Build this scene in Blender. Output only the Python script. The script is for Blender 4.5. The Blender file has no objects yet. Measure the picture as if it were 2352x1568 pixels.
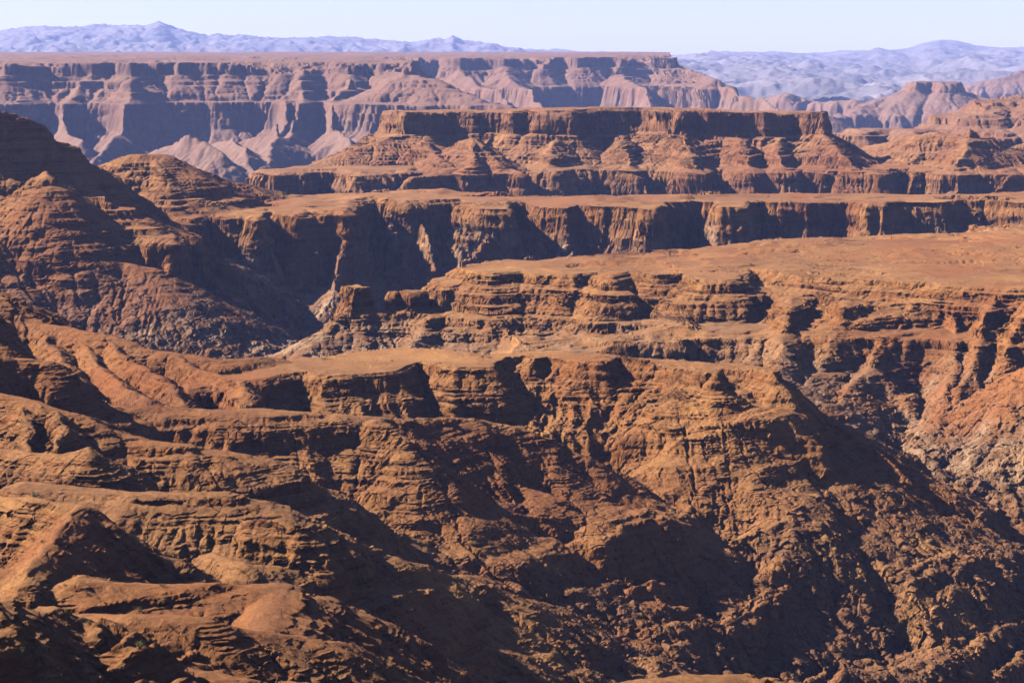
import bpy, math, random, time
import numpy as np
T0 = time.time()
# ------------------------------------------------------------------ camera, sky, sun
F = 4389.0; UC = 1176.0; VH = 100.0          # focal length / horizon row in photo units (2352 wide)
SC = bpy.context.scene
cam_d = bpy.data.cameras.new('camera'); cam = bpy.data.objects.new('camera', cam_d)
SC.collection.objects.link(cam); SC.camera = cam
cam.location = (0, 0, 0); cam.rotation_euler = (math.radians(90), 0, 0)
cam_d.sensor_width = 36.0; cam_d.lens = 36.0 * F / 2352.0
cam_d.shift_y = -(784.0 - VH) / 2352.0
cam_d.clip_start = 1.0; cam_d.clip_end = 200000.0
SUN_EL = 35.5; SUN_AZ = -83.0                 # degrees; azimuth from +Y towards +X
W = bpy.data.worlds.new('World'); SC.world = W; W.use_nodes = True
nt = W.node_tree; bg = nt.nodes['Background']
sky = nt.nodes.new('ShaderNodeTexSky'); sky.sky_type = 'NISHITA'; sky.sun_disc = False
sky.sun_elevation = math.radians(SUN_EL); sky.sun_rotation = math.radians(SUN_AZ)
sky.altitude = 800; sky.air_density = 1.0; sky.dust_density = 0.3; sky.ozone_density = 2.0
tint = nt.nodes.new('ShaderNodeMix'); tint.data_type = 'RGBA'; tint.blend_type = 'MULTIPLY'; tint.inputs[0].default_value = 1
tint.inputs[7].default_value = (.54, .515, .68, 1); nt.links.new(sky.outputs[0], tint.inputs[6])
nt.links.new(tint.outputs[2], bg.inputs[0]); bg.inputs[1].default_value = 0.05
sl = bpy.data.lights.new('sun', 'SUN'); sl.energy = 5.0; sl.angle = math.radians(0.5); sl.color = (1.0, 0.92, 0.80)
so = bpy.data.objects.new('sun', sl); SC.collection.objects.link(so)
a, e = math.radians(SUN_AZ), math.radians(SUN_EL)
SD = np.array([math.sin(a)*math.cos(e), math.cos(a)*math.cos(e), math.sin(e)])
from mathutils import Vector
so.rotation_euler = Vector(SD).to_track_quat('Z', 'Y').to_euler()
SC.view_settings.view_transform = 'Standard'; SC.view_settings.look = 'None'
SC.view_settings.exposure = 2.33; SC.view_settings.gamma = 1.0
SC.render.engine = 'CYCLES'
SC.cycles.max_bounces = 4; SC.cycles.diffuse_bounces = 0; SC.cycles.volume_bounces = 0
SC.cycles.use_denoising = True

# ------------------------------------------------------------------ noise
rng = np.random.default_rng(7)
_ang = rng.random((256, 256)) * 2 * np.pi
GX = np.cos(_ang).astype(np.float32); GY = np.sin(_ang).astype(np.float32)
def perlin(x, y):
    xf = np.floor(x); yf = np.floor(y)
    xi = xf.astype(np.int32) & 255; yi = yf.astype(np.int32) & 255
    fx = (x - xf).astype(np.float32); fy = (y - yf).astype(np.float32)
    u = fx*fx*(3-2*fx); v = fy*fy*(3-2*fy)
    x1 = (xi+1) & 255; y1 = (yi+1) & 255
    def g(i, j, dx, dy): return GX[i, j]*dx + GY[i, j]*dy
    n00 = g(xi, yi, fx, fy); n10 = g(x1, yi, fx-1, fy)
    n01 = g(xi, y1, fx, fy-1); n11 = g(x1, y1, fx-1, fy-1)
    a = n00 + u*(n10-n00); b = n01 + u*(n11-n01)
    return (a + v*(b-a)) * 1.5
CR = rng.random((256, 256, 3)).astype(np.float32)
def worley(x, y):
    """F1, F2, cell value"""
    xf = np.floor(x); yf = np.floor(y)
    d1 = np.full(x.shape, 9., np.float32); d2 = d1.copy(); cv = np.zeros(x.shape, np.float32)
    for i in (-1, 0, 1):
        for j in (-1, 0, 1):
            c = CR[(xf+i).astype(np.int32) & 255, (yf+j).astype(np.int32) & 255]
            d = (xf+i+c[..., 0]-x)**2 + (yf+j+c[..., 1]-y)**2
            n = d < d1
            d2 = np.where(n, d1, np.minimum(d2, d)); cv = np.where(n, c[..., 2], cv); d1 = np.where(n, d, d1)
    return np.sqrt(d1), np.sqrt(d2), cv
PM = rng.permutation(256).astype(np.int32)
_g = rng.normal(size=(256, 3)); G3 = (_g/np.linalg.norm(_g, axis=1, keepdims=True)).astype(np.float32)
def perlin3(x, y, z):
    xf, yf, zf = np.floor(x), np.floor(y), np.floor(z)
    xi, yi, zi = xf.astype(np.int32), yf.astype(np.int32), zf.astype(np.int32)
    fx, fy, fz = (x-xf).astype(np.float32), (y-yf).astype(np.float32), (z-zf).astype(np.float32)
    u, v, w = fx*fx*(3-2*fx), fy*fy*(3-2*fy), fz*fz*(3-2*fz)
    r = []
    for a in (0, 1):
        pa = PM[(xi+a) & 255]
        for b in (0, 1):
            pb = PM[(pa+yi+b) & 255]
            for c in (0, 1):
                g = G3[(pb+zi+c) & 255]
                r.append(g[..., 0]*(fx-a)+g[..., 1]*(fy-b)+g[..., 2]*(fz-c))
    k = [r[i]+w*(r[i+1]-r[i]) for i in (0, 2, 4, 6)]
    k = [k[0]+v*(k[1]-k[0]), k[2]+v*(k[3]-k[2])]
    return (k[0]+u*(k[1]-k[0]))*1.6
def worley3(x, y, z):
    xf, yf, zf = np.floor(x), np.floor(y), np.floor(z)
    d1 = np.full(x.shape, 9., np.float32); d2 = d1.copy(); cv = np.zeros(x.shape, np.float32)
    xi, yi, zi = xf.astype(np.int32), yf.astype(np.int32), zf.astype(np.int32)
    for a in (-1, 0, 1):
        pa = PM[(xi+a) & 255]
        for b in (-1, 0, 1):
            pb = PM[(pa+yi+b) & 255]
            for c in (-1, 0, 1):
                pc = PM[(pb+zi+c) & 255]; C_ = CR[pc, 7]
                d = (xf+a+C_[..., 0]-x)**2+(yf+b+C_[..., 1]-y)**2+(zf+c+C_[..., 2]-z)**2
                n = d < d1
                r_ = CR[pc, 9]-.5
                fc = r_[..., 0]*(x-xf-a-C_[..., 0])+r_[..., 1]*(y-yf-b-C_[..., 1])+r_[..., 2]*(z-zf-c-C_[..., 2])
                d2 = np.where(n, fc*2.2, d2); cv = np.where(n, C_[..., 0], cv); d1 = np.where(n, d, d1)
    return np.sqrt(d1), d2, cv
def sm(a, b, x):
    t = np.clip((x-a)/(b-a), 0, 1); return t*t*(3-2*t)
def ridged(x, y): return 1 - 2*np.abs(perlin(x, y))      # ~ -0.5 .. 1, mean ~0.5

# ------------------------------------------------------------------ primitives (photo u, v and real distance Y)
def W3(u, v, Y): return ((u-UC)*Y/F, Y, (VH-v)*Y/F)
class Prim:
    def __init__(s, pts, k=.62, w=8, R=220, fl=.3, lam=25, closed=False, z0=None, gy=0., seed=0, sink=0):
        s.k, s.w, s.R, s.fl, s.lam, s.closed, s.gy, s.sink = k, w, R, fl, lam, closed, gy, sink
        if closed:   # points are (u, Y)
            s.p = np.array([((u-UC)*Y/F, Y, z0 + gy*(Y-pts[0][1])) for u, Y in pts])
            s.z0 = z0; s.Y0 = pts[0][1]
        else:
            s.p = np.array([W3(*q) for q in pts])
        s.seed = seed + 13.7*len(pts) + abs(pts[0][0])*.37
class Cv:
    def __init__(s, pts, r=5, k=2.):
        s.p = np.array([W3(*q) for q in pts]); s.r = r; s.k = k
def carve(prims, X, Y, h, n):
    for p in prims:
        P = p.p; R = p.r+120/p.k
        idx = np.nonzero((X > P[:, 0].min()-R) & (X < P[:, 0].max()+R) & (Y > P[:, 1].min()-R) & (Y < P[:, 1].max()+R))
        if idx[0].size == 0: continue
        x = X[idx]; y = Y[idx]; best = np.full(x.shape, 1e9, np.float32)
        for i in range(max(1, len(P)-1)):
            j = min(i+1, len(P)-1); ax, ay, az = P[i]; bx, by, bz = P[j]; dx, dy = bx-ax, by-ay
            t = np.clip(((x-ax)*dx+(y-ay)*dy)/(dx*dx+dy*dy+1e-6), 0, 1)
            d = np.sqrt((x-ax-t*dx)**2+(y-ay-t*dy)**2)*(1+.35*n[idx])
            best = np.minimum(best, az+(bz-az)*t+p.k*np.maximum(d-p.r, 0)+.2*np.minimum(d, p.r))
        h[idx] = np.minimum(h[idx], best)
    return h
def field(prims, X, Y, Tb2h, Th2b):
    """soft height b of a group of primitives"""
    b = np.full(X.shape, -620., np.float32)
    for p in prims:
        if isinstance(p, Cv): continue
        P = p.p; R = p.R
        m = (X > P[:, 0].min()-R) & (X < P[:, 0].max()+R) & (Y > P[:, 1].min()-R) & (Y < P[:, 1].max()+R)
        idx = np.nonzero(m)
        if idx[0].size == 0: continue
        x = X[idx]; y = Y[idx]
        zb = np.interp(P[:, 2], Th2b[0], Th2b[1])
        n = len(P); segs = [(i, i+1) for i in range(n-1)] + ([(n-1, 0)] if p.closed else [])
        best = np.full(x.shape, -1e9, np.float32); bd = np.zeros(x.shape, np.float32); bz = bd.copy(); bs = bd.copy()
        inside = np.zeros(x.shape, bool); s0 = 0.
        for i, j in segs:
            ax, ay = P[i, :2]; bx, by = P[j, :2]; dx, dy = bx-ax, by-ay; L2 = dx*dx+dy*dy+1e-9
            t = np.clip(((x-ax)*dx+(y-ay)*dy)/L2, 0, 1)
            ex = x-ax-t*dx; ey = y-ay-t*dy
            d = np.sqrt(ex*ex+ey*ey)
            z = zb[i]+(zb[j]-zb[i])*t
            h = z-p.k*d
            q = h > best
            best = np.where(q, h, best); bd = np.where(q, d, bd); bz = np.where(q, z, bz); bs = np.where(q, s0+t*math.sqrt(L2), bs)
            s0 += math.sqrt(L2)
            if p.closed and ay != by:
                c = ((ay > y) != (by > y)) & (x < (bx-ax)*(y-ay)/(by-ay)+ax)
                inside ^= c
        if p.closed: bd = np.where(inside, -bd, bd)
        # gullies run down the slope: noise stretched along the distance from the crest
        S = bs + .35*(x-y)*.5
        L = p.lam
        n1 = perlin(S/L+p.seed, bd/(L*3.5)+3)
        n2 = ridged(S/(L*.45)+p.seed*2, bd/(L*2.2)+9)-.5
        n3 = ridged(S/(L*.19)+p.seed*3, bd/(L*1.2)+5)-.5
        fl = p.fl*(1.1*n1 - .40*n2 - .14*n3)
        dd = np.maximum(bd, 0)
        if p.closed:
            r = dd*(1+fl) + p.fl*L*.35*(n1-.4*n2)*sm(-L*.5, L*.3, bd)
            r = np.maximum(r, 0)
            z = p.z0+p.gy*(y-p.Y0)
            z = np.interp(z, Th2b[0], Th2b[1])
            h = z - p.k*r - np.where(inside, 0, 0)
        else:
            r = np.sqrt(dd*dd+p.w*p.w)-p.w
            h = bz - p.k*r*(1+fl)
        b[idx] = np.maximum(b[idx], h.astype(np.float32))
    return b
def terr(*kn):
    """knots (h, ratio) from the top: ratio = steepening below that height"""
    h = [400.]; b = [400.]
    h.append(kn[0][0]); b.append(kn[0][0])
    for i in range(len(kn)):
        h1 = kn[i+1][0] if i+1 < len(kn) else -900.
        b.append(b[-1]-(h[-1]-h1)/kn[i][1]); h.append(h1)
    h = np.array(h[::-1]); b = np.array(b[::-1])
    return (b, h), (h, b)

P = Prim
GROUPS = []
def group(name, T, prims, ymin, ymax, ledge, **kw): GROUPS.append(dict(name=name, T=T, prims=prims, ymin=ymin, ymax=ymax, ledge=ledge, **kw))

# ---- E/F: high plateau with the long far wall
def zig(lst, Yp, Ya):
    out = []
    for i, (u, o) in enumerate(lst): out.append((u, (Yp if i % 2 == 0 else Ya)+o))
    return out
TE = terr((-68, 7), (-108, .5), (-114, 1.05), (-140, 1.4), (-144, .95), (-188, .5), (-204, 6), (-290, 1.1))
rimE = [(-1800, 7000), (-900, 6700), (-500, 6850), (-200, 6650), (-90, 6850)]
rimE += zig([(22, 0), (110, 22), (190, 33), (262, 0), (303, -49), (345, 11), (362, 33), (388, 0), (410, 0), (440, 0), (480, 22), (500, 0),
             (520, 0), (560, 0), (578, 16), (600, 0), (636, -11), (670, 11), (694, -33), (740, 33), (802, -33), (850, 66), (928, -120)], 6722, 6765)
rimE = [(u_, Y_+(.36*(u_-450) if u_ > 0 else -160)) for u_, Y_ in rimE]
rimE += [(945, 6800), (960, 7400), (925, 8300), (870, 9300), (960, 9000), (1000, 9080), (1060, 8980), (1110, 9080), (1160, 9020), (1215, 9150), (1240, 9090), (1300, 9230), (1330, 9160), (1400, 9330), (1425, 9260), (1480, 9420), (1535, 9380), (1556, 9600), (1520, 9800), (1300, 11500), (900, 14500), (-1800, 14500)]
E = [P(rimE, closed=True, z0=-68, gy=0, k=.60, R=1000, fl=.16, lam=150),
     P([(930, 147, 6560), (1000, 178, 6480), (1100, 225, 6300), (1178, 254, 6200), (1260, 300, 6000)], k=.5, w=15, R=700, fl=.12, lam=120),
     P([(303, 170, 6500), (292, 230, 6380), (286, 272, 6250), (250, 325, 6050), (205, 385, 5850)], k=.85, w=5, R=320, fl=.4, lam=60),
     P([(190, 180, 6600), (150, 240, 6400), (140, 262, 6300), (180, 320, 6000)], k=.8, w=5, R=320, fl=.4, lam=60),
     P([(694, 176, 6700), (690, 228, 6540), (692, 264, 6420), (655, 318, 6080), (600, 396, 5500)], k=.8, w=5, R=320, fl=.4, lam=60),
     P([(655, 225, 6560), (660, 285, 6380), (600, 330, 6050)], k=.9, w=5, R=260, fl=.4, lam=50),
     P([(802, 176, 6720), (762, 228, 6570), (768, 255, 6460), (755, 288, 6320), (790, 325, 6080)], k=1.1, w=4, R=240, fl=.4, lam=50),
     P([(340, 352, 5700), (400, 324, 5600), (440, 313, 5500), (480, 330, 5450), (505, 352, 5400)], k=.8, w=6, R=450, fl=.4, lam=60),
     P([(485, 328, 5900), (535, 299, 5700), (560, 335, 5550), (585, 400, 5350)], k=.8, w=4, R=450, fl=.4, lam=60),
     P([(565, 320, 6100), (640, 296, 6000), (625, 330, 5800), (598, 395, 5400)], k=.7, w=4, R=450, fl=.4, lam=60),
     P([(755, 290, 6200), (800, 312, 5900), (815, 345, 5700)], k=.8, w=4, R=400, fl=.4, lam=60),
     P([(60, 290, 6300), (100, 330, 6000), (140, 380, 5800)], k=.7, w=4, R=400, fl=.4, lam=60),
     P([(1535, 140, 9300), (1600, 165, 9000), (1648, 181, 8800), (1662, 200, 8700), (1700, 236, 8500), (1740, 262, 8300)], k=.6, w=6, R=500, fl=.3, lam=80),
     P([(1060, 160, 8800), (1110, 200, 8500), (1170, 235, 8200)], k=.7, w=6, R=500, fl=.3, lam=80),
     P([(1160, 160, 8850), (1190, 200, 8600), (1250, 240, 8200)], k=.7, w=6, R=500, fl=.3, lam=80),
     P([(1425, 168, 9050), (1480, 215, 8700), (1520, 250, 8300)], k=.7, w=6, R=500, fl=.3, lam=80),
     P([(1680, 228, 8300), (1750, 232, 8200), (1800, 250, 8000), (1900, 262, 7800)], k=.5, w=6, R=500, fl=.4, lam=80),
     ]
group('plateau', TE, E, 4300, 16000, 14, K=.006, cren=.5, grid=(-4400, 3000, 4300, 10600, 7.5))

# ---- far right buttes
TG = terr((-150, 1), (-185, 5), (-225, 1), (-335, 4), (-390, 1))
G = [P([(2085, 9300), (2105, 9050), (2140, 9150), (2160, 9000), (2195, 9000), (2206, 9200), (2150, 9500)], closed=True, z0=-192, k=.45, R=900, fl=.3, lam=120),
     P([(2200, 200, 9200), (2300, 235, 9000), (2450, 262, 8800)], k=.5, R=600, lam=120),
     P([(2085, 200, 9200), (1990, 243, 9000), (1930, 268, 8800)], k=.5, R=600, lam=120),
     P([(1930, 262, 8600), (1900, 275, 8300), (1925, 285, 8000)], k=.6, R=500, lam=100),
     P([(2210, 196, 13500), (2260, 186, 13000), (2310, 172, 13000), (2352, 163, 13000), (2450, 140, 13500), (2700, 150, 14000)], k=.45, w=20, R=1500, lam=200, fl=.45),
     P([(1780, 226, 11500), (1800, 214, 11000), (1830, 222, 11000), (1860, 232, 11000)], k=.5, R=700, lam=90, fl=.45),
     P([(1860, 236, 10500), (1960, 232, 10300), (2010, 250, 10300)], k=.5, R=700, lam=90, fl=.45)]
group('butte', TG, G, 7200, 16000, 12, grid=(700, 6200, 7200, 14500, 13.))

# ---- D2: layered mesa on the right, behind D
TD2 = terr((-118, 4), (-140, .8), (-165, 4), (-180, .7), (-200, 5), (-240, 1))
D2 = [P([(2225, 4330), (2260, 4260), (2330, 4300), (2400, 4200), (2700, 4200), (2700, 4700), (2300, 4500)], closed=True, z0=-119, k=.42, R=700, fl=.3, lam=60),
      P([(1945, 4250), (1990, 4160), (2040, 4230), (2090, 4130), (2150, 4200), (2300, 4100), (2300, 4300), (2000, 4330)], closed=True, z0=-190, gy=-.04, k=.5, R=500, fl=.3, lam=60)]
group('far_mesa', TD2, D2, 3700, 5600, 10, grid=(300, 2700, 3700, 5400, 5.))

# ---- D: the flat topped mesa across the middle
TD = terr((-120, 7), (-155, .7), (-158, 1.0), (-176, 1.25), (-182, .95), (-203, .5), (-210, 4.5), (-272, 1.1))
D = [P([(880, 3400), (918, 3350), (935, 3330), (985, 3345), (1030, 3375), (1110, 3370), (1180, 3350), (1215, 3375), (1248, 3310), (1306, 3300), (1316, 3360), (1380, 3385), (1480, 3385), (1530, 3330), (1560, 3290),
        (1600, 3315), (1640, 3305), (1700, 3318), (1760, 3302), (1820, 3318), (1885, 3288), (1893, 3330), (1870, 3420), (1400, 3455), (1000, 3455), (930, 3410)],
       closed=True, z0=-117.5, gy=-.004, k=.62, R=420, fl=.14, lam=34),
     P([(930, 275, 3330), (860, 322, 3280), (790, 348, 3230), (700, 372, 3180), (640, 395, 3140), (596, 412, 3100)], k=.5, w=10, R=260, fl=.25, lam=30),
     P([(975, 315, 3250), (1010, 360, 3150), (1040, 380, 3110), (1000, 400, 3050), (925, 440, 2980)], k=.7, w=6, R=200, fl=.3, lam=25),
     P([(1060, 318, 3230), (1085, 311, 3200), (1110, 330, 3170), (1150, 378, 3110), (1200, 395, 3080)], k=.66, w=3, R=200, fl=.25, lam=25),
     P([(1085, 311, 3200), (1082, 380, 3080)], k=.7, w=3, R=200, fl=.25, lam=25),
     P([(1275, 315, 3260), (1262, 375, 3130), (1250, 395, 3100)], k=.62, w=5, R=200, fl=.25, lam=25),
     P([(1425, 312, 3300), (1450, 378, 3150)], k=.75, w=3, R=180, fl=.25, lam=25),
     P([(1572, 294, 3240), (1575, 330, 3180), (1590, 378, 3100)], k=.66, w=3, R=200, fl=.25, lam=25),
     P([(1690, 305, 3270), (1720, 375, 3120)], k=.7, w=3, R=160, fl=.25, lam=25),
     P([(1790, 305, 3270), (1800, 375, 3120)], k=.7, w=3, R=160, fl=.25, lam=25),
     P([(1888, 262, 3290), (1895, 300, 3230), (1920, 340, 3160), (1965, 375, 3100), (2040, 405, 3050)], k=.6, w=4, R=220, fl=.25, lam=25),
     # lower bench with buttresses
     P([(590, 3120), (640, 3060), (690, 3080), (700, 3130), (780, 3140), (840, 3060), (860, 3080), (905, 3110), (935, 3100), (950, 3190), (1040, 3210), (1060, 3180),
        (1110, 3150), (1130, 3150), (1200, 3180), (1208, 3250), (1228, 3240), (1240, 3150), (1300, 3140), (1345, 3170), (1368, 3240), (1382, 3250), (1400, 3170), (1418, 3160),
        (1432, 3250), (1448, 3250), (1462, 3170), (1505, 3160), (1515, 3230), (1530, 3160), (1560, 3150), (1600, 3180), (1615, 3270), (1632, 3260), (1645, 3160), (1700, 3150), (1720, 3190),
        (1740, 3170), (1770, 3160), (1790, 3200), (1810, 3150), (1850, 3140), (1880, 3190), (1905, 3130), (1960, 3160), (2000, 3220), (2040, 3140), (2090, 3180), (2120, 3120), (2160, 3180),
        (2200, 3100), (2260, 3160), (2300, 3090), (2340, 3150), (2400, 3080), (2700, 3080), (2700, 3300), (1800, 3300), (1000, 3320)],
       closed=True, z0=-204, gy=.02, k=.55, R=330, fl=.35, lam=24),
     P([(2120, 300, 3300), (2190, 282, 3280), (2228, 271, 3230), (2270, 290, 3260), (2330, 345, 3300), (2420, 390, 3300)], k=.6, w=3, R=300, fl=.25, lam=28),
     P([(2228, 271, 3230), (2215, 330, 3140), (2190, 375, 3080)], k=.66, w=3, R=220, fl=.25, lam=25),
     P([(1990, 335, 3500), (2080, 315, 3450), (2160, 290, 3350)], k=.5, w=6, R=260, fl=.25, lam=25),
     P([(2350, 330, 3400), (2450, 300, 3400)], k=.5, w=6, R=260, fl=.25, lam=25)]
group('mesa', TD, D, 2500, 4000, 8, K=.011, cren=.4, led=.7, grid=(-2000, 1950, 2500, 4000, 3.0))

# ---- C + H: bench beyond the gorge and the dark hill on the left
TC = terr((-58, 4), (-84, .9), (-185, .7), (-206, 5.5), (-282, 1.05))
def RC(u, v, off):
    c = np.interp(u, [-100, 0, 120, 200, 345, 396, 430], [1370, 1385, 1410, 1428, 1437, 1440, 1655]); return (u, v, c/(.62+(v-100)/4389.)-off)
Hh = [P([(-700, 150, 2050), (-300, 185, 2070), (-100, 205, 2080), (0, 238, 2090), (60, 266, 2100), (110, 290, 2105), (150, 318, 2110), (180, 332, 2115), (200, 352, 2120), (250, 395, 2130), (296, 432, 2140), (330, 470, 2150)], k=.85, w=3, R=215, fl=.12, lam=30),
      P([RC(-300, 540, -5), RC(0, 565, 0), RC(120, 585, 10), RC(200, 595, 20), RC(300, 600, 30), RC(350, 605, 36)], k=.62, w=3, R=330, fl=.1, lam=25),
      P([(105, 386, 2010), (112, 396, 1990), (75, 450, 1972), (35, 505, 1945), RC(0, 560, 10), RC(-60, 640, 10), RC(-100, 700, 10)], k=.9, w=2, R=220, fl=.15, lam=22),
      P([(150, 422, 2025), (160, 440, 2015), (140, 490, 1990), (112, 530, 1962), RC(75, 590, 16), RC(45, 670, 14)], k=1.2, w=2, R=160, fl=.15, lam=18),
      P([RC(135, 560, 20), RC(150, 640, 24), RC(175, 700, 26), RC(195, 780, 26)], k=1.1, w=2, R=160, fl=.15, lam=18),
      P([RC(60, 640, 6), RC(40, 720, 8), RC(60, 800, 8)], k=.85, w=2, R=120, fl=.15, lam=18),
      P([(390, 575, 1968), RC(382, 620, 34), RC(364, 690, 44), RC(347, 770, 46), RC(335, 850, 46)], k=1.5, w=2, R=240, fl=.15, lam=20),
      P([RC(300, 640, 32), RC(270, 720, 34), RC(262, 800, 32)], k=.8, w=3, R=120, fl=.2, lam=15)]
group('bench', terr((-58, 4), (-80, 1.1), (-90, 3.2), (-132, .9)), Hh, 1400, 2450, 6, led=.35, tal=1.6, grid=(-1500, -200, 1400, 2450, 2.2), sg=-.4)
Cc = [P([(150, 424, 2060), (200, 432, 2060), (260, 458, 2040), (320, 505, 2010), (375, 552, 1985)], k=.6, w=4, R=200, fl=.2, lam=20),
      P([(190, 2010), (230, 1990), (300, 1980), (350, 1970), (392, 1960), (400, 2010), (330, 2120), (200, 2120)],
        closed=True, z0=-198, k=.66, R=150, fl=.25, lam=20),
      # cone hill and its shoulder
      P([(255, 370, 2420), (300, 357, 2400), (375, 357, 2400), (400, 372, 2420), (470, 400, 2450), (560, 425, 2480), (680, 450, 2520), (800, 462, 2560)], k=.55, w=5, R=330, fl=.2, lam=30),
      P([(350, 358, 2400), (380, 410, 2330), (400, 470, 2270)], k=.6, w=5, R=200, fl=.2, lam=25),
      # bench rim
      P([(200, 2300), (300, 2250), (345, 2230), (385, 2250), (430, 2200), (450, 2210), (478, 2300), (505, 2260), (560, 2250), (592, 2230), (618, 2330), (650, 2290), (690, 2270), (705, 2330), (745, 2300), (788, 2290), (800, 2470), (860, 2510),
         (940, 2450), (1000, 2480), (1060, 2500), (1100, 2400), (1160, 2400), (1175, 2500), (1210, 2500), (1250, 2440), (1290, 2420), (1320, 2480), (1370, 2440), (1420, 2430), (1480, 2370), (1506, 2370),
         (1520, 2470), (1620, 2500), (1650, 2480), (1665, 2400), (1700, 2400), (1720, 2520), (1780, 2480), (1850, 2480), (1960, 2520), (2000, 2430), (2030, 2430), (2050, 2500), (2160, 2500), (2260, 2520),
         (2352, 2480), (2700, 2450), (2700, 2660), (2000, 2640), (1600, 2610), (1300, 2580), (1000, 2600), (700, 2570), (400, 2500)],
        closed=True, z0=-203, gy=-.004, k=.62, R=420, fl=.32, lam=26),
      P([(930, 443, 2640), (1020, 437, 2640), (1100, 443, 2640), (1170, 452, 2640)], k=.22, w=6, R=220, fl=.2, lam=30),
      P([(1540, 447, 2680), (1700, 440, 2700), (1830, 441, 2700), (2000, 443, 2700), (2200, 448, 2660)], k=.12, w=12, R=260, fl=.2, lam=30),
      P([(1280, 450, 2580), (1330, 447, 2580), (1370, 452, 2580)], k=.25, w=6, R=200, fl=.2, lam=30),
      # basement spurs down to the gorge
      P([RC(785, 585, 14), RC(778, 610, 24), RC(762, 660, 34), RC(730, 740, 38), RC(705, 810, 30)], k=.66, w=2, R=260, fl=.2, lam=22),
      P([RC(425, 575, 15), RC(480, 630, 30), RC(505, 690, 30)], k=.8, w=2, R=200, fl=.2, lam=20),
      P([RC(500, 600, 20), RC(565, 622, 42), RC(625, 690, 55), RC(608, 745, 55), RC(570, 790, 40)], k=.8, w=3, R=240, fl=.2, lam=20),
      P([RC(690, 560, 10), RC(730, 590, 10)], k=.9, w=3, R=120, fl=.2, lam=20),
      P([(1130, 520, 2400), (1110, 570, 2330), (1050, 610, 2260), (1000, 665, 2200)], k=.6, w=5, R=260, fl=.3, lam=25),
      P([(1250, 520, 2440), (1240, 570, 2400), (1200, 610, 2350)], k=.75, w=3, R=220, fl=.4, lam=20),
      P([(965, 535, 2460), (985, 570, 2400), (1000, 620, 2330)], k=.75, w=3, R=220, fl=.4, lam=20),
      P([(892, 525, 2480), (900, 565, 2400), (930, 600, 2340)], k=.75, w=3, R=220, fl=.4, lam=20),
      P([(1490, 555, 2370), (1480, 580, 2330), (1450, 605, 2290)], k=.6, w=5, R=220, fl=.3, lam=20),
      P([(1310, 565, 2395), (1300, 600, 2350)], k=.7, w=3, R=220, fl=.4, lam=20),
      P([(1660, 545, 2400), (1640, 600, 2350)], k=.8, w=3, R=220, fl=.4, lam=20),
      P([(2080, 510, 2440), (2060, 560, 2400)], k=1.2, w=8, R=120, fl=.4, lam=20),
      P([(2160, 505, 2440), (2190, 545, 2420), (2200, 575, 2400)], k=1.1, w=10, R=120, fl=.4, lam=20),
      P([(2320, 520, 2420), (2300, 560, 2400), (2250, 520, 2420)], k=1.1, w=8, R=120, fl=.4, lam=20)]
group('bench', TC, Cc, 1400, 2950, 6, tal=1.3, grid=(-1530, 1430, 1400, 2950, 2.5), sg=-.4)

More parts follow.
